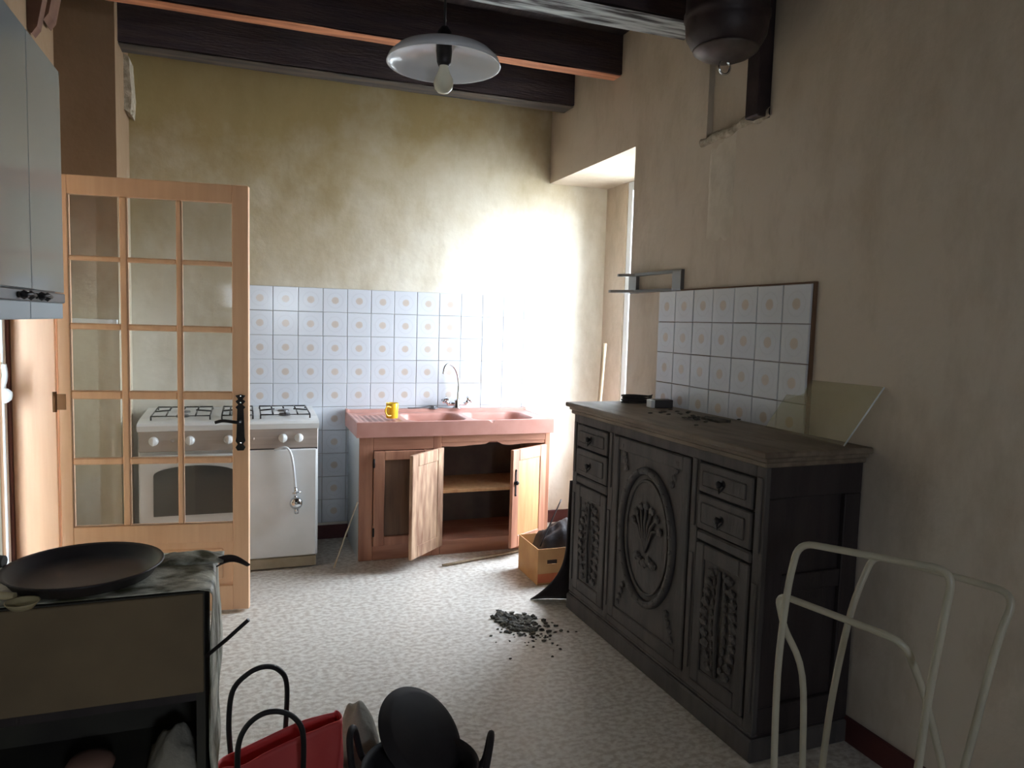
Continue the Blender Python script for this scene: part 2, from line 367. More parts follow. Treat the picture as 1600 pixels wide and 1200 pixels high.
# ------------------------------------------------------------------ tiles
TS = .15
def tilemesh(name):
    mb = MB(); b = bmesh.new(); bmesh.ops.create_cube(b, size=1)
    for v in b.verts: v.co = Vector((v.co.x*.1475, v.co.y*.008, v.co.z*.1475))
    front = [e for e in b.edges if all(v.co.y < 0 for v in e.verts)]
    bmesh.ops.bevel(b, geom=front, offset=.0022, segments=1, affect='EDGES')
    mb.join(b); me = bpy.data.meshes.new(name); mb.bm.to_mesh(me); mb.bm.free(); me.materials.append(m_tile); return me
tm = tilemesh('tile')
def put_tile(parent, loc, rz):
    o = bpy.data.objects.new('tile', tm); COL.objects.link(o); o.parent = parent
    o.location = (loc[0]+random.uniform(-.0006,.0006), loc[1]+random.uniform(-.0006,.0006), loc[2]+random.uniform(-.0006,.0006))
    o.rotation_euler = (random.uniform(-.004,.004), random.uniform(-.003,.003), rz+random.uniform(-.004,.004))
TX0, TZ0 = .0844, 1.42+.110
for i in range(13):
    for j in range(10):
        z = TZ0-TS*j
        if j > 5 and not (2 <= i <= 4): continue
        put_tile(wall_back, (TX0+TS*i, YB-.004, z), 0)
gr = MB().box(TX0-TS/2, TX0+TS*12.5, YB-.0035, YB, TZ0-5.5*TS, TZ0+TS/2).box(TX0+1.5*TS, TX0+TS*4.5, YB-.0035, YB, TZ0-9.5*TS, TZ0-5.5*TS)
link('grout', gr, m_grout, wall_back)
RY0, RZ0 = 3.1283, 1.42+.1027
bk = MB().box(XR-.016, XR, RY0-6.5*TS-.006, RY0+.5*TS, RZ0-3.5*TS, RZ0+.5*TS+.006)
link('tile_backing', bk, m_brownedge, wall_right)
for i in range(7):
    for j in range(4): put_tile(wall_right, (XR-.020, RY0-TS*i, RZ0-TS*j), -PI/2)

# ------------------------------------------------------------------ ceiling beams
def beam(y0, y1, z0, mats, label, x0=-.62, bot=None, seed=0):
    t = thing('ceiling_beam', ((x0+XR)/2, (y0+y1)/2, z0), label, 'beam', group='old joists under the ceiling')
    mb = MB(); n = 40
    def P(a, b):
        def f(u, v):
            x = x0-.05+u*(XR+.06-x0+.05); w = v*4; e = .006*noise.noise(Vector((x*3, w, seed)))+.003*noise.noise(Vector((x*12, w, seed)))
            ys, zs = [(y0, H), (y0, z0), (y1, z0), (y1, H), (y0, H)], None
            k = min(int(w), 3); fr_ = w-k; p, q = ys[k], ys[k+1]
            return (x, p[0]+(q[0]-p[0])*fr_+e, p[1]+(q[1]-p[1])*fr_+(e if 0 < w < 3 else 0))
        return f
    mb.grid(n, 8, P(0, 1), smooth=False)
    link('timber', mb, mats[0], t)
    if mats[1]:
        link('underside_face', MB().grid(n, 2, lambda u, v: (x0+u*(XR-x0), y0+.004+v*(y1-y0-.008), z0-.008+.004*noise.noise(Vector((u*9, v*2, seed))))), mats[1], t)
    return t
beam(4.37, 4.53, 2.815, (m_dark_beam, mat('bluish_dark_underside', (52,52,54), .8, rgb2=(96,84,74), scale=4, stretch=(.5,5,5))), 'dark rough beam nearest the back wall', seed=1)  # underside has its own bluish dark tone
beam(3.74, 3.84, 2.82, (m_dark_beam, m_lit_underside), 'dark middle beam with underside coloured orange as if lit behind the lamp', x0=-.8, seed=2)
beam(2.93, 3.13, 2.80, (m_dark_beam, m_peel), 'dark beam with peeling grey paint nearest the camera', x0=-.8, seed=3)
# old timber brackets high on the left wall
def bracket(y0, y1, z, label):
    mb = MB().prism([(-.80, H), (-.80, z+.02), (-.785, z), (-.765, z+.03), (-.74, z+.16), (-.70, H)], 'y', y0, y1)
    single('timber_bracket', mb, mat('brown_bracket', (96,66,54), .8, rgb2=(120,88,70), scale=8), (-.8, (y0+y1)/2, z), label, 'bracket', 'timber brackets on the left wall')
bracket(3.44, 3.50, 2.50, 'short brown timber bracket left of a twin, top of left wall')
bracket(3.63, 3.76, 2.62, 'wider brown timber bracket beside corner pier, top of left wall')
# broken plaster ledge with lit chip at left end of nearest back beam
bp = MB()
bp.prism([(-.616, 2.64), (-.616, 2.52), (-.585, 2.50), (-.578, 2.60), (-.59, 2.80), (-.616, 2.815)], 'y', 4.56, YB-.0)
bp.blob((-.583, 4.60, 2.515), .016, 2, .25)
struct('trim_4', bp, m_plaster_raw, 'broken plaster lump under the left beam end')

# ------------------------------------------------------------------ glazed pine door (open)
hx, hy = -.78, 3.745
lx, ly = .02, 3.64
ang = math.atan2(ly-hy, lx-hx)
door = thing('door_1', (hx, hy, .012), 'varnished pine glazed door with fifteen panes standing open', None, ang); door['kind'] = 'structure'
DW, DH, T = .805, 2.0, .038
def dl(name, mb, mt, parent=None): return link(name, mb, mt, parent or door, local=True)
us = [.05, .258, .288, .492, .516, .732]
zs = [1.918, 1.652, 1.630, 1.353, 1.325, 1.050, 1.012, .742, .712, .425]
dl('stile', MB().box(0, .05, -T/2, T/2, 0, DH, .003), m_door); dl('stile', MB().box(.732, DW, -T/2, T/2, 0, DH, .003), m_door)
dl('top_rail', MB().box(.05, .732, -T/2, T/2, 1.918, DH, .002), m_door)
dl('lock_rail', MB().box(.05, .732, -T/2, T/2, .335, .425, .002), m_door)
dl('bottom_rail', MB().box(.05, .732, -T/2, T/2, 0, .12, .002), m_door)
dl('lower_panel', MB().box(.05, .732, -.008, .008, .12, .335).box(.09, .69, -.014, .014, .15, .305, .008), m_door)
for k in (1, 3): dl('glazing_bar', MB().box(us[k], us[k+1], -.016, .016, .425, 1.918, .005), m_door)
for k in (1, 3, 5, 7):
    for a, b in ((0,1), (2,3), (4,5)): dl('glazing_bar', MB().box(us[a], us[b], -.016, .016, zs[k+1], zs[k], .005), m_door)
for a in (0, 2, 4):
    for k in range(0, 10, 2): dl('glass_pane', MB().box(us[a], us[a+1], -.002, .002, zs[k+1], zs[k]), g_door)
pb = MB(); px = .768
outline = [(-.014,.785),(-.022,.80),(-.012,.815),(-.022,.83),(-.018,.85),(-.014,.98),(-.022,.99),(-.010,1.002),(-.022,1.018),(-.010,1.028),(-.022,1.045),(0,1.05),
           (.022,1.045),(.010,1.028),(.022,1.018),(.010,1.002),(.022,.99),(.014,.98),(.018,.85),(.022,.83),(.012,.815),(.022,.80),(.014,.785)]
pb.prism([(px+x, z-.012) for x, z in outline], 'y', -T/2-.005, -T/2)
lp = dl('lock_plate', pb, m_iron)
dl('door_lever', MB().tube(smooth_path([(px, -T/2-.005, .912), (px, -T/2-.045, .912), (px-.02, -T/2-.05, .914), (px-.07, -T/2-.048, .920), (px-.105, -T/2-.048, .912)]), .0075), m_iron, lp)
dl('rivet', MB().blob((px, -T/2-.005, .81), .005, 1, 0).blob((px, -T/2-.005, 1.0), .005, 1, 0).blob((px, -T/2-.005, 1.03), .005, 1, 0), m_chrome, lp)
for z in (1.0, .25, 1.75): dl('hinge', MB().tube([(-.014, -T/2-.004, z-.045), (-.014, -T/2-.004, z+.045)], .009).box(-.012, .03, -T/2-.003, -T/2, z-.035, z+.035), mat('brass_brown_hinge', (120,84,54), .4, metal=.5))

# white framed outer leaf beyond the doorway
ol = thing('glazed_outer_leaf', (-1.0, 3.62, 0), 'white framed glazed outer leaf standing open beyond the left doorway', 'door')
link('leaf_frame', MB().box(-1.0, -.955, 3.60, 3.64, 0, 2.0, .004).box(-1.62, -1.56, 3.60, 3.64, 0, 2.0, .004).box(-1.56, -1.0, 3.60, 3.64, 1.93, 2.0, .004).box(-1.56, -1.0, 3.60, 3.64, 0, .3, .004), m_white_frame, ol)
link('glass_pane', MB().box(-1.56, -1.0, 3.618, 3.622, .3, 1.93), g_green, ol)
hp = link('handle_plate', MB().box(-.985, -.957, 3.588, 3.60, 1.03, 1.20, .006), m_cream_dirty, ol)
link('handle', MB().tube(smooth_path([(-.965, 3.60, 1.08), (-.965, 3.555, 1.085), (-.945, 3.545, 1.10), (-.935, 3.545, 1.14), (-.94, 3.548, 1.19)]), .011).blob((-.94, 3.55, 1.06), .03, 2, .06, (1, .5, 1.1)), m_white_frame, hp)

# ------------------------------------------------------------------ wall cabinet (near left)
wc = thing('wall_cabinet', (-.65, 1.8, 1.395), 'glossy grey white wall cabinet high on the near left wall', 'cabinet')
ZC0, ZC1 = 1.395, 2.10
link('carcass', MB().box(-.799, -.522, 1.08, 2.48, ZC0, ZC1, .003), m_cab_edge, wc)
for y0, y1 in ((1.08, 1.43), (1.434, 1.78), (1.784, 2.132), (2.136, 2.48)):
    d = link('cabinet_door', MB().box(-.520, -.5, y0, y1, ZC0+.075, ZC1, .002), m_cab_lacquer, wc)
for y0, y1 in ((1.08, 2.132), (2.136, 2.48)): link('lower_strip', MB().box(-.520, -.504, y0, y1, ZC0, ZC0+.045, .002), m_cab_edge, wc)
rl = link('metal_rail', MB().box(-.522, -.498, 1.08, 2.482, ZC0+.045, ZC0+.073, .003), m_steel, wc)
for yc, s in ((2.05, -1), (2.21, 1)):
    hb = MB().box(-.498, -.493, yc-.055, yc+.055, ZC0+.052, ZC0+.066, .002)
    hb.blob((-.49, yc-.03*s, ZC0+.059), .012, 1, .1).blob((-.49, yc+.03*s, ZC0+.059), .012, 1, .1)
    hb.tube([(-.485, yc-.05, ZC0+.059), (-.48, yc, ZC0+.062), (-.485, yc+.05, ZC0+.059)], .005)
    link('cabinet_handle', hb, m_iron, wc)

# ------------------------------------------------------------------ stove
X0, X1, YF, YK = -.528, .388, 4.19, 4.705
st = thing('gas_stove', ((X0+X1)/2, 4.45, 0), 'white gas stove with bottle compartment behind the glazed door', 'stove')
link('stove_body', MB().box(X0, X1, YF+.022, YK, .065, .80, .006), m_white_enamel, st)
link('plinth', MB().box(X0+.01, X1-.01, YF+.03, YK-.02, 0.0, .065, .003), m_cream_dirty, st)
ht = MB()
ht.prism([(YF-.005, .80), (YK, .80), (YK, .865), (YF+.12, .853), (YF+.01, .84), (YF-.005, .828)], 'x', X0-.003, X1+.003)
hob = link('hob_top', ht, m_white_enamel, st)
cp_ = link('control_panel', MB().box(X0+.004, X1-.004, YF, YF+.022, .69, .80, .003).box(X0+.006, X1-.006, YF+.001, YF+.02, .80, .822), m_panel_grey, st)
for x in (-.452, -.277, -.086, .196, .281):
    k = MB().lathe([(0,.030),(.017,.030),(.021,.024),(.024,.004),(.024,0)], (x, YF, .748), 20, Matrix.Rotation(PI/2, 4, 'X')).box(x-.004, x+.004, YF-.036, YF-.02, .728, .768, .001)
    link('control_knob', k, m_knob, cp_)
for x in (-.362, -.325, .04): link('indicator_button', MB().lathe([(0,.012),(.007,.012),(.009,0)], (x, YF, .748), 12, Matrix.Rotation(PI/2, 4, 'X')), m_panel_grey, cp_)
# oven door with arched window
OX0, OX1 = X0+.006, .008
od = link('oven_door', MB().box(OX0, OX1, YF-.002, YF+.022, .115, .672, .005), m_white_enamel, st)
arch = [(-.456, .345), (-.06+.02, .345)]
aw = [(-.456, .345), (-.045, .345)] + [(-.25+.205*math.cos(t), .565+.048*math.sin(t)) for t in [PI*k/14 for k in range(15)]]
link('oven_window', MB().prism(aw, 'y', YF-.006, YF-.001), m_dark_glass, od)
link('oven_handle', MB().tube([(-.47, YF-.03, .655), (-.04, YF-.03, .655)], .008, 10).box(-.45, -.435, YF-.03, YF, .648, .662).box(-.075, -.06, YF-.03, YF, .648, .662), m_white_enamel, od)
link('warming_drawer', MB().box(OX0, OX1, YF, YF+.022, .068, .110, .003), m_cream_dirty, st)
gd = link('compartment_door', MB().box(.016, X1-.01, YF-.012, YF+.02, .075, .685, .006), m_white_enamel, st)
gdx = link('door_gap', MB().box(.012, X1-.006, YF+.005, YF+.0215, .682, .69), m_iron, st)
link('kick_strip', MB().box(.016, X1-.01, YF+.004, YF+.022, .008, .066, .003), m_cream_dirty, st)
def grate(x0, x1, y0, y1, z):
    g = MB(); r = .0045
    g.tube([(x0,y0,z),(x1,y0,z),(x1,y1,z+.006),(x0,y1,z+.006)], r, 6, closed=True)
    for k in range(1, 4): x = x0+(x1-x0)*k/4; g.tube([(x,y0,z),(x,y0+.12,z+.008)], r, 6).tube([(x,y1,z+.006),(x,y1-.12,z+.008)], r, 6)
    g.tube([(x0,(y0+y1)/2,z+.003),(x0+.08,(y0+y1)/2,z+.01)], r, 6).tube([(x1,(y0+y1)/2,z+.003),(x1-.08,(y0+y1)/2,z+.01)], r, 6)
    for x, y in ((x0,y0),(x1,y0),(x1,y1),(x0,y1)): g.tube([(x,y,z),(x,y,z-.022)], r, 6)
    return link('pan_grate', g, m_iron, hob)
for x0, x1 in ((-.47, -.18), (-.12, .04), (.08, .345)):
    grate(x0, x1, YF+.06, YK-.09, .872)
    for y in ((YF+.17, YK-.19) if x1-x0 > .2 else (YF+.24,)):
        link('burner', MB().lathe([(0,.868),(.028,.868),(.032,.862),(.032,.855),(.045,.852),(.045,.845)], ((x0+x1)/2, y, 0), 20), m_steel, hob)
# hose with regulator hanging in front of the compartment door
hs = thing('gas_hose', (.265, YF-.03, .36), 'white gas hose with round chrome regulator hanging on the stove front', 'hose')
link('hose', MB().tube(smooth_path([(.15, YF-.016, .684), (.205, YF-.028, .700), (.235, YF-.034, .67), (.252, YF-.034, .58), (.262, YF-.034, .47)]), .0065), m_white_frame, hs)
link('regulator', MB().tube([(.262, YF-.034, .475), (.262, YF-.034, .41)], .009).lathe([(0,.028),(.020,.026),(.034,.012),(.036,0),(.034,-.012),(.018,-.024),(0,-.026)], (.265, YF-.036, .385), 24, Matrix.Rotation(PI/2, 4, 'X')).tube([(.267, YF-.034, .36), (.268, YF-.034, .325)], .012).tube([(.245, YF-.034, .44), (.29, YF-.034, .446)], .005), m_chrome, hs)

# ------------------------------------------------------------------ sink unit
SX0, SX1, SY0, SY1 = .60, 1.828, 4.185, 4.712
sk = thing('sink_cabinet', (1.22, 4.45, 0), 'chestnut wood sink cabinet with two doors hanging open', 'cabinet')
F = 4.21
link('side_panel', MB().box(.622, .640, F+.02, 4.70, 0, .735), m_side_white, sk)
link('side_panel', MB().box(1.795, 1.813, F+.02, 4.70, 0, .735), m_cabwood, sk)
link('back_panel', MB().box(.640, 1.795, 4.685, 4.70, 0, .60), m_inside, sk)
link('cabinet_floor', MB().box(.640, 1.795, F+.02, 4.685, .055, .075), m_cabwood_h, sk)
link('shelf', MB().box(1.09, 1.795, F+.06, 4.685, .365, .385, .002), m_cabpanel_light, sk)
link('partition', MB().box(1.07, 1.088, F+.02, 4.685, .075, .60), m_cabwood, sk)
for a, b in ((.62, .70), (1.058, 1.108), (1.782, 1.818)): link('stile', MB().box(a, b, F, F+.02, .0, .735, .003), m_cabwood, sk)
link('top_rail', MB().box(.70, 1.058, F, F+.02, .655, .735, .002).box(1.108, 1.782, F, F+.02, .69, .735, .002), m_cabwood_h, sk)
link('bottom_rail', MB().box(.70, 1.058, F, F+.02, .0, .088, .003).box(1.108, 1.782, F, F+.02, .0, .088, .003), m_cabwood_h, sk)
sc_ = [(1.108, .69), (1.108, .668)] + [(1.108+.674*u, .668-.004*math.sin(u*PI*4)+(.028*math.exp(-((u-.5)/.06)**2))) for u in [k/24 for k in range(1, 24)]] + [(1.782, .668), (1.782, .69)]
link('scalloped_apron', MB().prism(sc_, 'y', F+.005, F+.018), m_cabwood_h, sk)
def leaf(w, h, inner=False):
    """returns frame, panel builders in local coords: x 0..w from hinge, y thickness (front = -), z 0..h"""
    f = MB(); s = .062
    f.box(0, s, -.011, .011, 0, h, .003).box(w-s, w, -.011, .011, 0, h, .003).box(s, w-s, -.011, .011, h-.07, h, .003).box(s, w-s, -.011, .011, 0, .07, .003)
    p = MB(); p.box(s, w-s, -.004, .006, .07, h-.07)
    p.box(s+.035, w-s-.035, -.011, .0, .105, h-.105, .007)
    return f, p
# left door closed
ld = link('cabinet_door', MB().box(.702, .765, F-.020, F-.001, .09, .653, .003).box(.995, 1.056, F-.020, F-.001, .09, .653, .003).box(.765, .995, F-.020, F-.001, .60, .653, .003).box(.765, .995, F-.020, F-.001, .09, .145, .003), m_cabwood, sk)
link('door_panel', MB().box(.765, .995, F-.008, F-.003, .145, .60), m_cabpanel, ld)
for z in (.585, .175): link('door_hinge', MB().tube([(.701, F-.024, z-.025), (.701, F-.024, z+.025)], .006), m_iron, ld)
# middle door open past square, showing its unfinished inside
def swing(hx_, hy_, a, w, mirror, mats, handle):
    f, p = leaf(w, .60)
    Mx = Matrix.Translation((hx_, hy_, .065)) @ Matrix.Rotation(a, 4, 'Z')
    o = bpy.data.objects.new('cabinet_door', bpy.data.meshes.new('cabinet_door')); f.bm.to_mesh(o.data); f.bm.free(); o.data.materials.append(mats[0])
    COL.objects.link(o); o.parent = sk; o.matrix_local = world_of(sk).inverted() @ Mx
    o.location = (world_of(sk).inverted() @ Mx).to_translation(); o.rotation_euler = (0, 0, a)
    link('door_panel', p, mats[1], o, local=True)
    if handle:
        y = .011 if mirror else -.011; s = 1 if mirror else -1
        hh = MB().box(w-.035, w-.022, min(y, y+s*.004), max(y, y+s*.004), .33, .47, .001).blob((w-.0285, y+s*.012, .40), .013, 2, .05).tube([(w-.0285, y, .40), (w-.0285, y+s*.014, .40)], .005)
        hh.box(w-.044, w-.013, min(y, y+s*.003), max(y, y+s*.003), .39, .41, .001).blob((w-.0285, y+s*.002, .475), .008, 1, .1).blob((w-.0285, y+s*.002, .325), .008, 1, .1)
        link('door_handle', hh, m_iron, o, local=True)
    return o
swing(1.112, F-.014, -math.radians(136), .335, False, (m_cabraw, m_cabraw), False)
swing(1.780, F-.014, PI+math.radians(31), .335, True, (m_cabwood, m_cabpanel_light), True)

# stoneware double sink: height field slab
sink = thing('stoneware_sink', (1.22, 4.45, .735), 'terracotta pink stoneware double bowl sink on the cabinet', 'sink')
def rr(x, y, cx, cy_, hx_, hy_, r):
    dx = abs(x-cx)-hx_+r; dy = abs(y-cy_)-hy_+r
    return math.hypot(max(dx,0), max(dy,0))+min(max(dx,dy),0)-r
def ss(t): t = min(1, max(0, t)); return t*t*(3-2*t)
def sz(x, y):
    z = .822
    if y > 4.66: z += .018*ss((y-4.66)/.015)
    edge = min(x-SX0, SX1-x, y-SY0)
    z += .006*ss(1-(edge-.006)/.015)
    if edge < .005: z -= .004
    for cx, cy_, hx_, hy_, d in ((1.10, 4.42, .185, .19, .15), (1.53, 4.42, .20, .19, .15)):
        q = rr(x, y, cx, cy_, hx_, hy_, .09)
        z -= d*ss((-q)/.045)
    q = rr(x, y, .76, 4.42, .12, .19, .03)
    z -= .008*ss(-q/.02)
    if q < -.02: z += .003*math.sin(x*180)
    z -= .016*ss(1-math.hypot(x-1.42, y-SY0)/.028)
    return z
NU, NV = 150, 66
g = MB()
g.grid(NU, NV, lambda u, v: (SX0+u*(SX1-SX0), SY0+v*(SY1-SY0), sz(SX0+u*(SX1-SX0), SY0+v*(SY1-SY0))))
def skirt(path):
    bm = g.bm
    top = [bm.verts.new((x, y, sz(x, y))) for x, y in path]; bot = [bm.verts.new((x, y, .737)) for x, y in path]
    for i in range(len(path)-1): bm.faces.new((top[i], top[i+1], bot[i+1], bot[i]))
skirt([(SX0+(SX1-SX0)*k/NU, SY0) for k in range(NU+1)]); skirt([(SX0+(SX1-SX0)*k/NU, SY1) for k in range(NU+1)])
skirt([(SX0, SY0+(SY1-SY0)*k/NV) for k in range(NV+1)]); skirt([(SX1, SY0+(SY1-SY0)*k/NV) for k in range(NV+1)])
g.box(SX0+.001, SX1-.001, SY0+.001, SY0+.02, .737, .75).box(SX0+.001, SX0+.02, SY0+.001, SY1, .737, .75)
link('basin_slab', g, m_sinkstone, sink)
for x in (1.10, 1.53): link('drain', MB().lathe([(0,.674),(.03,.674),(.036,.677),(.04,.672)], (x, 4.42, 0), 20), m_chrome, sink)
link('drain_plug', MB().lathe([(0,.858),(.012,.858),(.014,.848),(.030,.846),(.032,.841)], (1.17, 4.685, 0), 18).tube(smooth_path([(1.17,4.685,.858),(1.10,4.69,.85),(1.04,4.68,.846),(1.0,4.69,.845)]), .004, 6), m_steel, sink)
# mixer tap
tap = thing('mixer_tap', (1.325, 4.675, .84), 'chrome swan neck mixer tap with cross handles behind the sink', 'tap')
tx, ty = 1.325, 4.66
link('tap_body', MB().lathe([(0,.842),(.030,.842),(.030,.850),(.02,.856),(.018,.892),(.012,.90),(0,.90)], (tx, ty, 0), 20).tube([(tx-.065, ty, .872), (tx+.065, ty, .872)], .013, 12), m_chrome, tap)
for s in (-1, 1):
    h = MB().tube([(tx+s*.055, ty, .872), (tx+s*.078, ty-.01, .895)], .012, 10)
    c = Vector((tx+s*.085, ty-.012, .902)); a = Vector((s*.6, -.3, .74)).normalized(); u = a.orthogonal().normalized(); v = a.cross(u)
    h.tube([c-u*.026, c+u*.026], .008).tube([c-v*.026, c+v*.026], .008).blob(c, .013, 1, 0)
    link('cross_handle', h, m_chrome, tap)
link('spout', MB().tube(smooth_path([(tx+.005, ty, .895), (tx+.01, ty, 1.0), (tx-.005, ty-.005, 1.08), (tx-.035, ty-.02, 1.125), (tx-.07, ty-.035, 1.14), (tx-.10, ty-.05, 1.12), (tx-.11, ty-.055, 1.075)], 7), .0085, 12), m_chrome, tap)
# mug
mug = thing('mug', (.835, 4.36, .825), 'small yellow mug standing on the sink drainer', 'mug')
link('cup', MB().lathe([(0,.826),(.033,.826),(.036,.83),(.0375,.915),(.0365,.918),(.034,.915),(.032,.835),(0,.833)], (.835, 4.36, 0), 28), m_yellow, mug)
link('mug_handle', MB().tube(smooth_path([(.820,4.326,.895),(.795,4.312,.900),(.785,4.308,.875),(.798,4.312,.848),(.822,4.326,.845)]), .0045), m_yellow, mug)

# sticks
def stick(name, a, b, r, mt, label, cat='stick', r2=None, n=10, wob=.004):
    A, B = Vector(a), Vector(b); pts = [A.lerp(B, k/n)+Vector((random.uniform(-wob,wob), random.uniform(-wob,wob), 0))*(0 < k < n) for k in range(n+1)]
    rs = [r+((r2 or r)-r)*k/n for k in range(n+1)]
    return single(name, MB().tube(pts, rs, 8), mt, a, label, cat)
stick('cane', (.47, 4.12, .006), (.612, 4.205, .36), .0045, mat('pale_cane', (184,172,150), .6), 'thin pale cane leaning against the left side of sink cabinet', 'cane', wob=.001)
stick('cane', (1.07, 3.99, .012), (1.80, 4.175, .014), .007, m_stick, 'long brown cane lying on the floor before the sink cabinet', 'cane', .011, wob=.002)
stick('broom_handle', (2.18, 4.35, .01), (2.28, 4.41, 1.30), .012, m_stick, 'wooden broom handle leaning in the window niche', 'broom handle', .016, wob=.002)

# ------------------------------------------------------------------ sideboard
sb = thing('sideboard', (1.74, 2.55, 0), 'dark carved oak sideboard against the right wall', 'sideboard')
BX, BY0, BY1, BZ = 1.52, 1.87, 3.24, 1.0
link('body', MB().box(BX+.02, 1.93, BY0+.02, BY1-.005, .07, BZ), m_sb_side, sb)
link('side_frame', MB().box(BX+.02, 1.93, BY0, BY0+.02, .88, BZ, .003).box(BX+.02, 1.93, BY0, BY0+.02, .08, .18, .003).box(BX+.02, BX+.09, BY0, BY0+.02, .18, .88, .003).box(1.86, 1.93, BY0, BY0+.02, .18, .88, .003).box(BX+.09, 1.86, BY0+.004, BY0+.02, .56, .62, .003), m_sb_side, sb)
link('base_plinth', MB().box(BX-.01, 1.932, BY0-.01, BY1+.005, 0, .08, .006).box(BX, 1.93, BY0, BY1, .08, .095, .005), m_sb, sb)
tp = MB().box(1.485, 1.935, 1.835, 3.28, 1.018, 1.04, .005).box(1.50, 1.932, 1.85, 3.262, 1.004, 1.018, .003).box(1.507, 1.93, 1.858, 3.253, .985, 1.004, .004)
link('top', tp, m_sb_top, sb)
LZ = [(.10, .985)]
for a, b in ((1.87, 1.915), (2.215, 2.262), (2.842, 2.886), (3.195, 3.24)):
    s_ = MB().box(BX, BX+.022, a, b, .095, .985, .003)
    c = (a+b)/2
    s_.box(BX-.006, BX, c-.012, c+.012, .16, .60, .003).box(BX-.006, BX, c-.012, c+.012, .70, .95, .003)
    link('front_stile', s_, m_sb, sb)
link('front_rail', MB().box(BX, BX+.022, 1.915, 3.195, .945, .985, .003), m_sb, sb)
link('front_rail', MB().box(BX, BX+.022, 1.915, 3.195, .095, .125, .003), m_sb, sb)
def drawer(y0, y1, z0, z1):
    d = link('drawer', MB().box(BX-.008, BX+.018, y0+.003, y1-.003, z0, z1, .004).box(BX-.013, BX-.008, y0+.03, y1-.03, z0+.025, z1-.025, .004), m_sb, sb)
    c = ((y0+y1)/2, (z0+z1)/2)
    link('knob', MB().lathe([(0,.028),(.010,.027),(.014,.020),(.008,.010),(.007,.002),(.022,0)], (BX-.012, c[0], c[1]), 16, Matrix.Rotation(-PI/2, 4, 'Y')).tube([(BX-.02, c[0]-.012, c[1]-.01), (BX-.028, c[0], c[1]-.03), (BX-.02, c[0]+.012, c[1]-.01)], .003), m_iron, d)
def carved(parent, cy_, cz, h, w):
    """scrollwork relief"""
    m = MB(); n = 10
    for k in range(n):
        z = cz-h/2+h*(k+.5)/n; s = .5+.5*math.sin(PI*(k+.5)/n)
        for sg in (-1, 1):
            m.blob((BX-.004, cy_+sg*w*.28*s, z), .022, 1, .12, (.4, 1.1, .8)); m.blob((BX-.004, cy_+sg*w*.12*s, z+.012), .013, 1, .1, (.5, .8, 1.3))
    m.tube([(BX-.005, cy_, cz-h/2), (BX-.009, cy_+.008, cz), (BX-.005, cy_, cz+h/2)], .007, 6)
    link('carving', m, m_sb, parent)
def sdoor(y0, y1, z0, z1):
    d = link('cabinet_door', MB().box(BX-.006, BX+.018, y0+.003, y0+.05, z0, z1, .004).box(BX-.006, BX+.018, y1-.05, y1-.003, z0, z1, .004).box(BX-.006, BX+.018, y0+.05, y1-.05, z1-.055, z1, .004).box(BX-.006, BX+.018, y0+.05, y1-.05, z0, z0+.055, .004).box(BX+.003, BX+.016, y0+.045, y1-.045, z0+.05, z1-.05), m_sb, sb)
    return d
for y0, y1 in ((1.918, 2.212), (2.888, 3.192)):
    drawer(y0, y1, .835, .94); drawer(y0, y1, .70, .825)
    link('moulding', MB().box(BX-.004, BX+.02, y0, y1, .655, .692, .006), m_sb, sb)
    d = sdoor(y0, y1, .13, .648); carved(d, (y0+y1)/2, .39, .38, y1-y0)
cd = sdoor(2.265, 2.839, .13, .94)
cm = MB(); cyc, czc = 2.552, .56; pts = []
for k in range(48):
    t = 2*PI*k/48; pts.append((BX-.004, cyc+.195*math.cos(t), czc+.275*math.sin(t)))
cm.tube(pts, .016, 8, closed=True)
cm.tube([(BX, cyc+.155*math.cos(2*PI*k/48), czc+.235*math.sin(2*PI*k/48)) for k in range(48)], .006, 6, closed=True)
for k in range(30):
    t = 2*PI*k/30; cm.blob((BX-.014, cyc+.195*math.cos(t), czc+.275*math.sin(t)), .014, 1, .15, (.6, 1, 1))
link('oval_wreath', cm, m_sb, cd)
co = MB()
for k in range(5): # flower basket relief inside the oval
    co.blob((BX-.004, cyc-.06+.03*k, czc-.10+.01*math.sin(k*2)), .026, 1, .15, (.45, 1, .8))
for k in range(7):
    a = PI*(.15+.7*k/6); co.tube([(BX-.002, cyc, czc-.06), (BX-.008, cyc+.06*math.cos(a), czc+.02+.04*math.sin(a)), (BX-.002, cyc+.11*math.cos(a), czc-.02+.15*math.sin(a))], .006, 6)
    co.blob((BX-.004, cyc+.11*math.cos(a), czc-.02+.15*math.sin(a)), .02, 1, .2, (.45, 1, 1))
link('carving', co, m_sb, cd)
for sg in (-1, 1):
    for sz_ in (-1, 1):
        q = MB()
        for k in range(4): q.blob((BX-.002, cyc+sg*(.205-.012*k), czc+sz_*(.345-.03*k)+.0), .016, 1, .2, (.45, 1, 1))
        link('corner_carving', q, m_sb, cd)

sb.location.x += .02; sb.rotation_euler.z = math.radians(1.4)
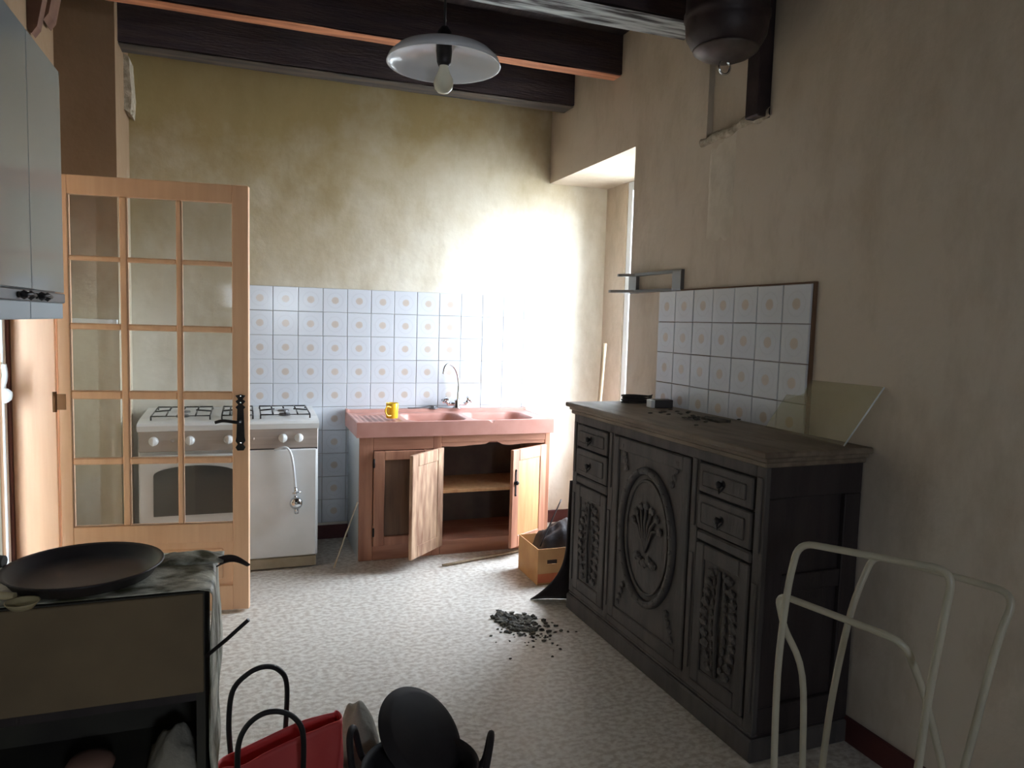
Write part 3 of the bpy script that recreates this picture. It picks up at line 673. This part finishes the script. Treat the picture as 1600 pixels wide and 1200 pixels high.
# things on the sideboard
ST = 1.0405
def onb(name, mb, mt, loc, label, cat): return single(name, mb, mt, loc, label, cat)
bx = thing('small_box', (1.85, 2.99, ST), 'small black box with a white end on the sideboard', 'box', -.15)
link('box_body', MB().box(-.035, .055, -.03, .03, 0, .038, .002), m_pan, bx, local=True)
link('white_end', MB().box(-.055, -.035, -.029, .029, 0, .037, .002), m_white_frame, bx, local=True)
cb = MB(); pts = []
for k in range(60):
    t = k*.42; pts.append((1.80+.075*math.cos(t)*(1+.05*math.sin(k)), 3.12+.06*math.sin(t), ST+.006+.0007*k))
cb.tube(pts, .004, 6); single('cable_coil', cb, m_cord, (1.80, 3.12, ST), 'dark coil of cable at far end of the sideboard', 'cable')
db = MB()
for k in range(26):
    db.blob((1.78+random.gauss(0,.05), 2.60+random.gauss(0,.12), ST+.006), random.uniform(.006, .012), 1, .3, (1.4,1,.5))
db.box(1.80, 1.86, 2.46, 2.58, ST, ST+.010)
tag(single('dark_scraps', db, m_char, (1.80, 2.6, ST), 'dark scraps and dust scattered on the sideboard top', 'scraps'), kind='stuff')
gm = MB(); c = [Vector((1.925, 2.325, ST)), Vector((1.885, 1.885, ST)), Vector((1.966, 1.812, 1.245)), Vector((1.968, 2.215, 1.24))]
nrm = (c[1]-c[0]).cross(c[3]-c[0]).normalized()*.0025
b = bmesh.new(); A = [b.verts.new(p+nrm) for p in c]; B = [b.verts.new(p-nrm) for p in c]
b.faces.new(A); b.faces.new(B[::-1])
for i in range(4): b.faces.new((A[i], B[i], B[(i+1) % 4], A[(i+1) % 4]))
bmesh.ops.recalc_face_normals(b, faces=b.faces); gm.join(b)
gs = thing('glass_sheet', (1.9, 2.1, ST), 'sheet of glass leaning on the wall at near end of sideboard', 'glass')
link('sheet', gm, g_sheet, gs)
link('white_edge', MB().tube([c[1], c[2]], .0028, 6), m_white_frame, gs)['label'] = 'white strip along the near glass edge'  # white tube along one edge of the sheet

# wall rack
rk = thing('wall_rack', (XR, 3.25, 1.62), 'grey metal wall rack with two rails above the sideboard', 'rack')
link('end_bracket', MB().prism([(XR, 1.597), (XR, 1.70), (XR-.016, 1.70), (XR-.02, 1.69), (XR-.02, 1.607), (XR-.016, 1.597)], 'y', 3.025, 3.10), m_steel, rk)
link('end_bracket', MB().prism([(XR, 1.597), (XR, 1.70), (XR-.02, 1.70), (XR-.02, 1.597)], 'y', 3.45, 3.53), m_steel, rk)
link('upper_rail', MB().prism([(XR-.001, 3.10), (XR-.001, 3.45), (XR-.03, 3.54), (XR-.085, 3.54), (XR-.085, 3.525), (XR-.035, 3.44), (XR-.018, 3.1)], 'z', 1.686, 1.70), m_steel, rk)
link('lower_rail', MB().prism([(XR-.001, 3.10), (XR-.001, 3.45), (XR-.06, 3.54), (XR-.135, 3.54), (XR-.135, 3.52), (XR-.06, 3.40), (XR-.018, 3.1)], 'z', 1.598, 1.612), m_steel, rk)

# ------------------------------------------------------------------ hanging lamp
lx_, ly_, lz_ = .562, 2.2, 2.195
lamp = thing('pendant_lamp', (lx_, ly_, H), 'pendant lamp with wide shallow white shade and bare bulb', 'lamp')
prof = [(.022,.048),(.05,.047),(.093,.040),(.139,.022),(.160,.004),(.167,-.010),(.171,-.010),(.164,.008),(.142,.028),(.093,.047),(.05,.054),(.022,.055)]
link('lamp_shade', MB().lathe(prof, (lx_, ly_, lz_), 64, closed=True), m_lamp, lamp)
link('lamp_socket', MB().lathe([(0,.10),(.012,.10),(.022,.085),(.024,.03),(.021,-.002),(.017,-.012),(0,-.012)], (lx_, ly_, lz_), 24), m_iron, lamp)
link('bulb', MB().lathe([(.013,-.008),(.015,-.02),(.020,-.034),(.028,-.050),(.030,-.064),(.026,-.080),(.016,-.090),(0,-.094)], (lx_, ly_, lz_), 28), m_bulb, lamp)
link('cord', MB().tube([(lx_, ly_, lz_+.09), (lx_, ly_, H)], .004), m_cord, lamp)
link('ceiling_rose', MB().lathe([(0,-.03),(.03,-.028),(.045,-.01),(.05,0)], (lx_, ly_, H), 24), m_iron, lamp)

# ------------------------------------------------------------------ flue with ring cap, and square pipe
fl = thing('flue_pipe', (1.70, 2.40, H), 'wide dark flue pipe with rounded cap hanging from the ceiling', 'flue')
link('flue_drum', MB().lathe([(.152, H),(.153, 2.60),(.158, 2.595),(.158, 2.575),(.153, 2.57),(.152, 2.55)], (1.70, 2.40, 0), 40), m_flue, fl)
cpf = link('flue_cap', MB().lathe([(.152,2.552),(.148,2.515),(.128,2.478),(.116,2.468)], (1.70, 2.40, 0), 40), m_flue, fl)
link('cap_plate', MB().lathe([(.116,2.470),(.121,2.466),(.118,2.460),(.095,2.444),(.060,2.430),(.03,2.424),(0,2.422)], (1.70, 2.40, 0), 40), mat('grey_cap_metal', (104,94,88), .5, rgb2=(70,60,58), scale=9, metal=.3), cpf)
link('pull_ring', MB().tube([(1.70+.024*math.cos(2*PI*k/20), 2.40, 2.404+.026*math.sin(2*PI*k/20)) for k in range(20)], .0045, 6, closed=True), m_chrome, cpf)
single('square_pipe', MB().box(XR-.055, XR+.028, 2.475, 2.56, 2.275, H, .006), m_flue, (XR-.02, 2.51, 2.275), 'narrow black square pipe on the wall right of the flue', 'pipe')

# ------------------------------------------------------------------ near left cabinet with oilcloth
TZ = .815; TXR = -.085; TY0, TY1 = 1.69, 1.94
lc = thing('low_cabinet', (-.44, 1.81, 0), 'low cabinet with brown hardboard front at the near left', 'cabinet')
link('top_board', MB().box(-.799, TXR, TY0-.005, TY1, TZ-.02, TZ), m_carcass, lc)
link('front_board', MB().box(-.799, TXR-.002, TY0-.012, TY0, .588, TZ-.003, .002), m_board, lc)
link('side_board', MB().box(TXR-.018, TXR, TY0, TY1, 0, TZ-.02), m_carcass, lc)
link('side_board', MB().box(-.799, -.781, TY0, TY1, 0, TZ-.02), m_carcass, lc)
link('back_board', MB().box(-.781, TXR-.018, TY1-.012, TY1, 0, TZ-.02), m_carcass, lc)
link('cross_rail', MB().box(-.781, TXR-.018, TY0, TY0+.02, .565, .588), m_sb_side, lc)
link('shelf', MB().box(-.781, TXR-.018, TY0, TY1-.012, .375, .392), m_carcass, lc)
link('bottom_board', MB().box(-.781, TXR-.018, TY0, TY1-.012, .06, .078), m_carcass, lc)
# oilcloth over the top and down the right side
oc = MB()
def cloth(u, v):
    s = u*1.28; y = TY0-.014+v*(TY1-TY0+.03)
    wv = noise.noise(Vector((s*7, y*9, 0)))
    if s < .70: return (-.795+s, y, TZ+.006+.010*max(0, wv)*(1-.6*v)+.003)
    d = s-.70; a = min(d/.03, 1)*PI/2
    x = TXR+.004+.016*math.sin(a)+.012*wv*min(1, d*6)+.008*math.sin(y*40+d*4)*min(1, d*5)-.008*d
    z = TZ+.006-.02*(1-math.cos(a))-max(0, d-.03)
    return (x, y, z)
oc.grid(110, 26, cloth, .002)
tc_ = thing('oilcloth', (-.3, 1.8, TZ), 'marbled grey green oilcloth draped over the low cabinet', 'tablecloth')
link('cloth_sheet', oc, m_cloth, tc_)
fc = MB()
def flap(u, v):
    # curled torn corner
    a = v*2.4; r = .020*(1-u*.65)
    return (-.062+u*.068+.004*math.sin(v*5), TY1-.095+r*math.cos(a)-u*.02, TZ+.018-r*math.sin(a)*.9+.012*math.sin(u*PI)-.010*u)
fc.grid(12, 12, flap, .0015)
link('curled_corner', fc, mat('dark_oilcloth_back', (58,44,42), .7), tc_)
fr2 = MB().grid(16, 8, lambda u, v: (-.20+u*.15, TY1-.10+v*.09, TZ+.012+.030*math.sin(v*PI)*math.sin(u*PI*.9+.3)*(.6+.4*noise.noise(Vector((u*5, v*4, 2))))), .0015)
link('crumpled_fold', fr2, m_cloth, tc_)

# wide dark pan
pn = thing('wide_pan', (-.325, 1.80, TZ+.012), 'wide shallow dark enamel pan lying on the near left cabinet', 'pan')
pz = TZ+.016; pr_ = .17
link('pan_dish', MB().lathe([(0,.0),(.110,0),(.134,.008),(.150,.026),(.158,.030),(.160,.027),(.153,.022),(.138,.001),(.113,-.006),(0,-.006)], (-.335, 1.80, pz+.002), 48), m_pan, pn)
link('pan_handle', MB().tube([(-.495, 1.835, pz+.038), (-.56, 1.85, pz+.040), (-.67, 1.875, pz+.038)], [.013,.016,.017], 10), m_carcass, pn)
ld_ = thing('ladle', (-.44, 1.66, TZ+.012), 'cream plastic scoop resting over the front edge of low cabinet', 'scoop')
link('scoop_bowl', MB().lathe([(0,-.016),(.020,-.012),(.030,0),(.031,.002),(.028,.001),(.018,-.009),(0,-.013)], (-.415, 1.640, TZ+.028), 24), m_cream, ld_)
link('scoop_handle', MB().tube([(-.435, 1.672, TZ+.030), (-.50, 1.69, TZ+.034), (-.60, 1.72, TZ+.030)], [.008,.009,.010], 8), m_cream, ld_)
# black strip sticking out of the cabinet edge
single('metal_strip', MB().tube([(-.082, 1.672, .672), (-.04, 1.665, .708), (.006, 1.655, .752)], .0045, 6), m_iron, (-.04, 1.665, .71), 'thin black metal strip sticking out past the oilcloth edge', 'strip')
# things in the dark compartment
rg = MB()
rg.grid(18, 12, lambda u, v: (-.21+u*.11, 1.70+v*.14, .394+.075*math.sin(u*PI)*math.sin(v*PI)*(1+.5*noise.noise(Vector((u*4, v*4, 9))))+.004), .003)
single('crumpled_cloth', rg, m_grey_cloth, (-.15, 1.77, .392), 'grey crumpled cloth inside the low cabinet', 'cloth')
single('pink_pot', MB().lathe([(0,.393),(.030,.393),(.045,.402),(.050,.418),(.042,.430),(.022,.437),(0,.438)], (-.325, 1.76, 0), 28), m_pinkpot, (-.325, 1.76, .393), 'dull pink round pot inside the low cabinet', 'pot')

# ------------------------------------------------------------------ red bag
bag = thing('tote_bag', (.09, 2.09, 0), 'red tote bag with two black cord handles on the floor', 'bag')
bb = MB()
def bagf(u, v):
    a = u*2*PI; z = v*.222
    w = .185-.012*(1-v); d = .065*(1-.62*v)+.012
    ca, sa = math.cos(a), math.sin(a); k = 4; v_ = v
    rx = w*(abs(ca)**(2/k))*(1 if ca > 0 else -1); ry = d*(abs(sa)**(2/k))*(1 if sa > 0 else -1)
    x = .095+rx+.012*noise.noise(Vector((ca*2, sa*2, z*6))); y = 2.075+ry+.02*noise.noise(Vector((ca*2+4, sa*2, z*7)))*v
    dx_, dy_ = x-.095, y-2.075; c_, s_ = math.cos(.30), math.sin(.30)
    return (.095+dx_*c_-dy_*s_, 2.075+dx_*s_+dy_*c_, z+.002+(.018*math.sin(dx_*10))*v*v)
bb.grid(64, 14, bagf, .003)

link('bag_body', bb, m_red, bag)
for i, pl_ in enumerate(([(-.040,2.09,.19),(-.045,2.095,.28),(-.035,2.10,.37),(.005,2.10,.415),(.05,2.11,.425),(.09,2.12,.405),(.112,2.13,.35),(.108,2.135,.20)],
                         [(-.02,1.985,.16),(-.02,1.98,.27),(.0,1.98,.325),(.04,1.98,.355),(.085,1.98,.355),(.125,1.98,.33),(.147,1.98,.28),(.148,1.985,.16)])):
    link('bag_handle', MB().tube(smooth_path(pl_, 6), .0075, 8), m_cord, bag)

# ------------------------------------------------------------------ pots on the floor
cs = thing('casserole', (.50, 2.13, 0), 'black casserole with two loop handles standing on the floor', 'casserole')
CZ_ = .20; ccx, ccy, cr_ = .475, 1.97, .160
link('pot_body', MB().lathe([(0,.0),(.135,0),(.155,.02),(.165,.120),(.172,.135),(.168,.138),(.158,.120),(.148,.025),(.13,.008),(0,.008)], (ccx, ccy, .002), 48), m_pan_matt, cs)
for s, ax in ((-1, 2.75), (1, -.35)):
    dx, dy = math.cos(ax), math.sin(ax); px_, py_ = -dy, dx
    def hp_(r, t, z): return (ccx+dx*r+px_*t, ccy+dy*r+py_*t, z)
    link('loop_handle', MB().tube(smooth_path([hp_(.160,-.045,.10), hp_(.185,-.045,.13), hp_(.20,-.03,.21), hp_(.203,0,.232), hp_(.20,.03,.21), hp_(.185,.045,.13), hp_(.160,.045,.10)], 5), .010, 8), m_pan_matt, cs)
# round black lid leaning upright in it
Ml = Matrix.Translation((.505, 2.06, .178)) @ Vector((.47, -.50, .72)).to_track_quat('Z', 'Y').to_matrix().to_4x4() @ Matrix.Scale(.95, 4)
lidt = thing('frying_pan', (.495, 2.05, .06), 'round black frying pan propped upright inside the casserole', 'pan')
link('pan_dish', MB().lathe([(0,.010),(.128,.009),(.140,.004),(.158,-.012),(.162,-.013),(.162,-.016),(.155,-.014),(.138,-.002),(.126,.003),(0,.004)], (0,0,0), 56, Ml), m_pan_matt, lidt)
link('pan_handle', MB().tube([Ml @ Vector((.112, -.112, -.012)), Ml @ Vector((.135, -.136, -.010))], .012, 8), m_chrome, lidt)
# grey cloth bundle between bag and pot
gb = MB().grid(28, 18, lambda u, v: (.335+(u-.5)*.15, 2.25+(v-.5)*.2, .002+.20*(max(0, math.sin(u*PI))**.55)*(max(0, math.sin(v*PI))**.6)*(1+.12*noise.noise(Vector((u*5, v*5, 3))))), .003)
single('grey_bundle', gb, m_grey_cloth, (.315, 2.22, 0), 'grey cloth bundle between the red bag and black casserole', 'cloth')

# ------------------------------------------------------------------ white tubular frame
tf = thing('tubular_chair_frame', (1.33, 1.22, 0), 'bare white tubular folding chair frame at the near right', 'chair frame')
def loop(name, L_, R_, rad=.0083):
    """L_, R_: points bottom to top on each side, top corners rounded"""
    lt, rt_ = Vector(L_[-1]), Vector(R_[-1]); lb, rb = Vector(L_[-2]), Vector(R_[-2]); e = .04
    pts = [Vector(p) for p in L_[:-1]]
    p0 = lt+(lb-lt).normalized()*e; p1 = lt+(rt_-lt).normalized()*e
    q0 = rt_+(lt-rt_).normalized()*e; q1 = rt_+(rb-rt_).normalized()*e
    path = smooth_path(pts+[p0], 5)
    for k in range(1, 6): t = k/6; path.append((1-t)**2*p0+2*t*(1-t)*lt+t*t*p1)
    path += [p1, q0]
    for k in range(1, 6): t = k/6; path.append((1-t)**2*q0+2*t*(1-t)*rt_+t*t*q1)
    path += smooth_path([q1]+[Vector(p) for p in R_[:-1]][::-1], 5)
    return link(name, MB().tube(path, rad, 10), m_tube, tf)
loop('back_tube', [(1.215,1.35,.012),(1.203,1.35,.30),(1.194,1.35,.60),(1.208,1.35,.80),(1.222,1.34,.925)], [(1.285,1.05,.012),(1.297,1.05,.40),(1.315,1.05,.65),(1.338,1.045,.85),(1.348,1.04,.945)])
loop('rear_leg_tube', [(1.36,1.375,.012),(1.375,1.375,.32),(1.395,1.375,.52),(1.435,1.375,.72),(1.488,1.37,.865)], [(1.38,1.07,.012),(1.43,1.07,.35),(1.475,1.07,.52),(1.53,1.07,.74),(1.572,1.065,.865)])
loop('seat_tube', [(1.36,1.41,.012),(1.345,1.41,.30),(1.325,1.41,.55),(1.262,1.41,.68),(1.228,1.41,.775)], [(1.62,1.12,.012),(1.50,1.12,.36),(1.44,1.12,.52),(1.385,1.12,.65),(1.322,1.12,.765)])

# ------------------------------------------------------------------ rubbish by the sideboard
cbx = thing('cardboard_box', (1.63, 3.70, 0), 'small tan cardboard box with hand hole at far end of sideboard', 'box')
X_0, X_1, Y_0, Y_1, ZT = 1.49, 1.80, 3.565, 3.86, .20
outer = [(X_0,.0),(X_1,.0),(X_1,ZT),(X_0,ZT)]
holec = (1.575, .125)
hole = [(holec[0]-.03,.113),(holec[0]+.03,.113),(holec[0]+.03,.137),(holec[0]-.03,.137)]
link('front_side', MB().ring(outer, hole, 'y', Y_0, Y_0+.004), m_card, cbx)
link('printed_band', MB().box(X_0+.002, X_1-.002, Y_0-.0012, Y_0, .012, .062), m_card_red, cbx)
link('box_wall', MB().box(X_0, X_0+.004, Y_0+.004, Y_1, 0, ZT).box(X_1-.004, X_1, Y_0+.004, Y_1, 0, ZT).box(X_0+.004, X_1-.004, Y_1-.004, Y_1, 0, ZT).box(X_0+.004, X_1-.004, Y_0+.004, Y_1-.004, .001, .005), m_card, cbx)
bg_ = MB().grid(20, 16, lambda u, v: (X_0+.012+u*.28, Y_0+.016+v*.25, .03+.17*min(1, 6*u*(1-u))*min(1, 6*v*(1-v))+.16*u*math.sin(v*PI)*(1-.0*u)+.03*noise.noise(Vector((u*6, v*6, 1)))*math.sin(u*PI)), .002)
single('black_sack', bg_, m_blackstuff, (1.64, 3.7, .03), 'crumpled black sack stuffed in the cardboard box', 'sack')
stick('rod', (1.515, 3.60, .205), (1.70, 3.75, .42), .004, m_iron, 'thin black rod slanting out of the cardboard box', 'rod', wob=0)
# rubber sheet leaning on the sideboard end, foot curling out
rs = MB()
def rub(u, v):
    h = .64*v; out = .26*max(0, 1-v/.5)**2.2
    x0 = 1.522-out*.55; x1 = 1.80
    return (x0+(x1-x0)*u, 3.262+.035*(1-v)+.09*max(0, 1-v/.35)**2*(1-u)+.006*math.sin(u*9), .004+h)
rs.grid(16, 30, rub, .004)
single('rubber_sheet', rs, m_blackstuff, (1.65, 3.3, 0), 'dark flexible sheet leaning on far end of the sideboard', 'sheet')
# charcoal spill
ch = MB()
for k in range(230):
    t = random.random(); cx_ = 1.17+.10*t; cy_ = 3.18-.16*t
    x = cx_+random.gauss(0, .035+.02*t); y = cy_+random.gauss(0, .05+.02*t); r = random.uniform(.004, .013)*(1.3-.6*t)
    x = min(x, 1.44); ch.blob((x, y, r*.5), r, 1, .35, (1.3, 1.1, .6))
for k in range(40):
    x = min(1.44, 1.20+random.gauss(0, .09)); y = 2.98+random.gauss(0, .10); r = random.uniform(.002, .006); ch.blob((x, y, r*.5), r, 1, .35, (1.3, 1.1, .6))
ch.blob((1.115, 3.21, .006), .012, 1, .3)
tag(link('charcoal_spill', ch, m_char), 'spill of charcoal and soot crumbs on the vinyl floor', 'debris', kind='stuff')
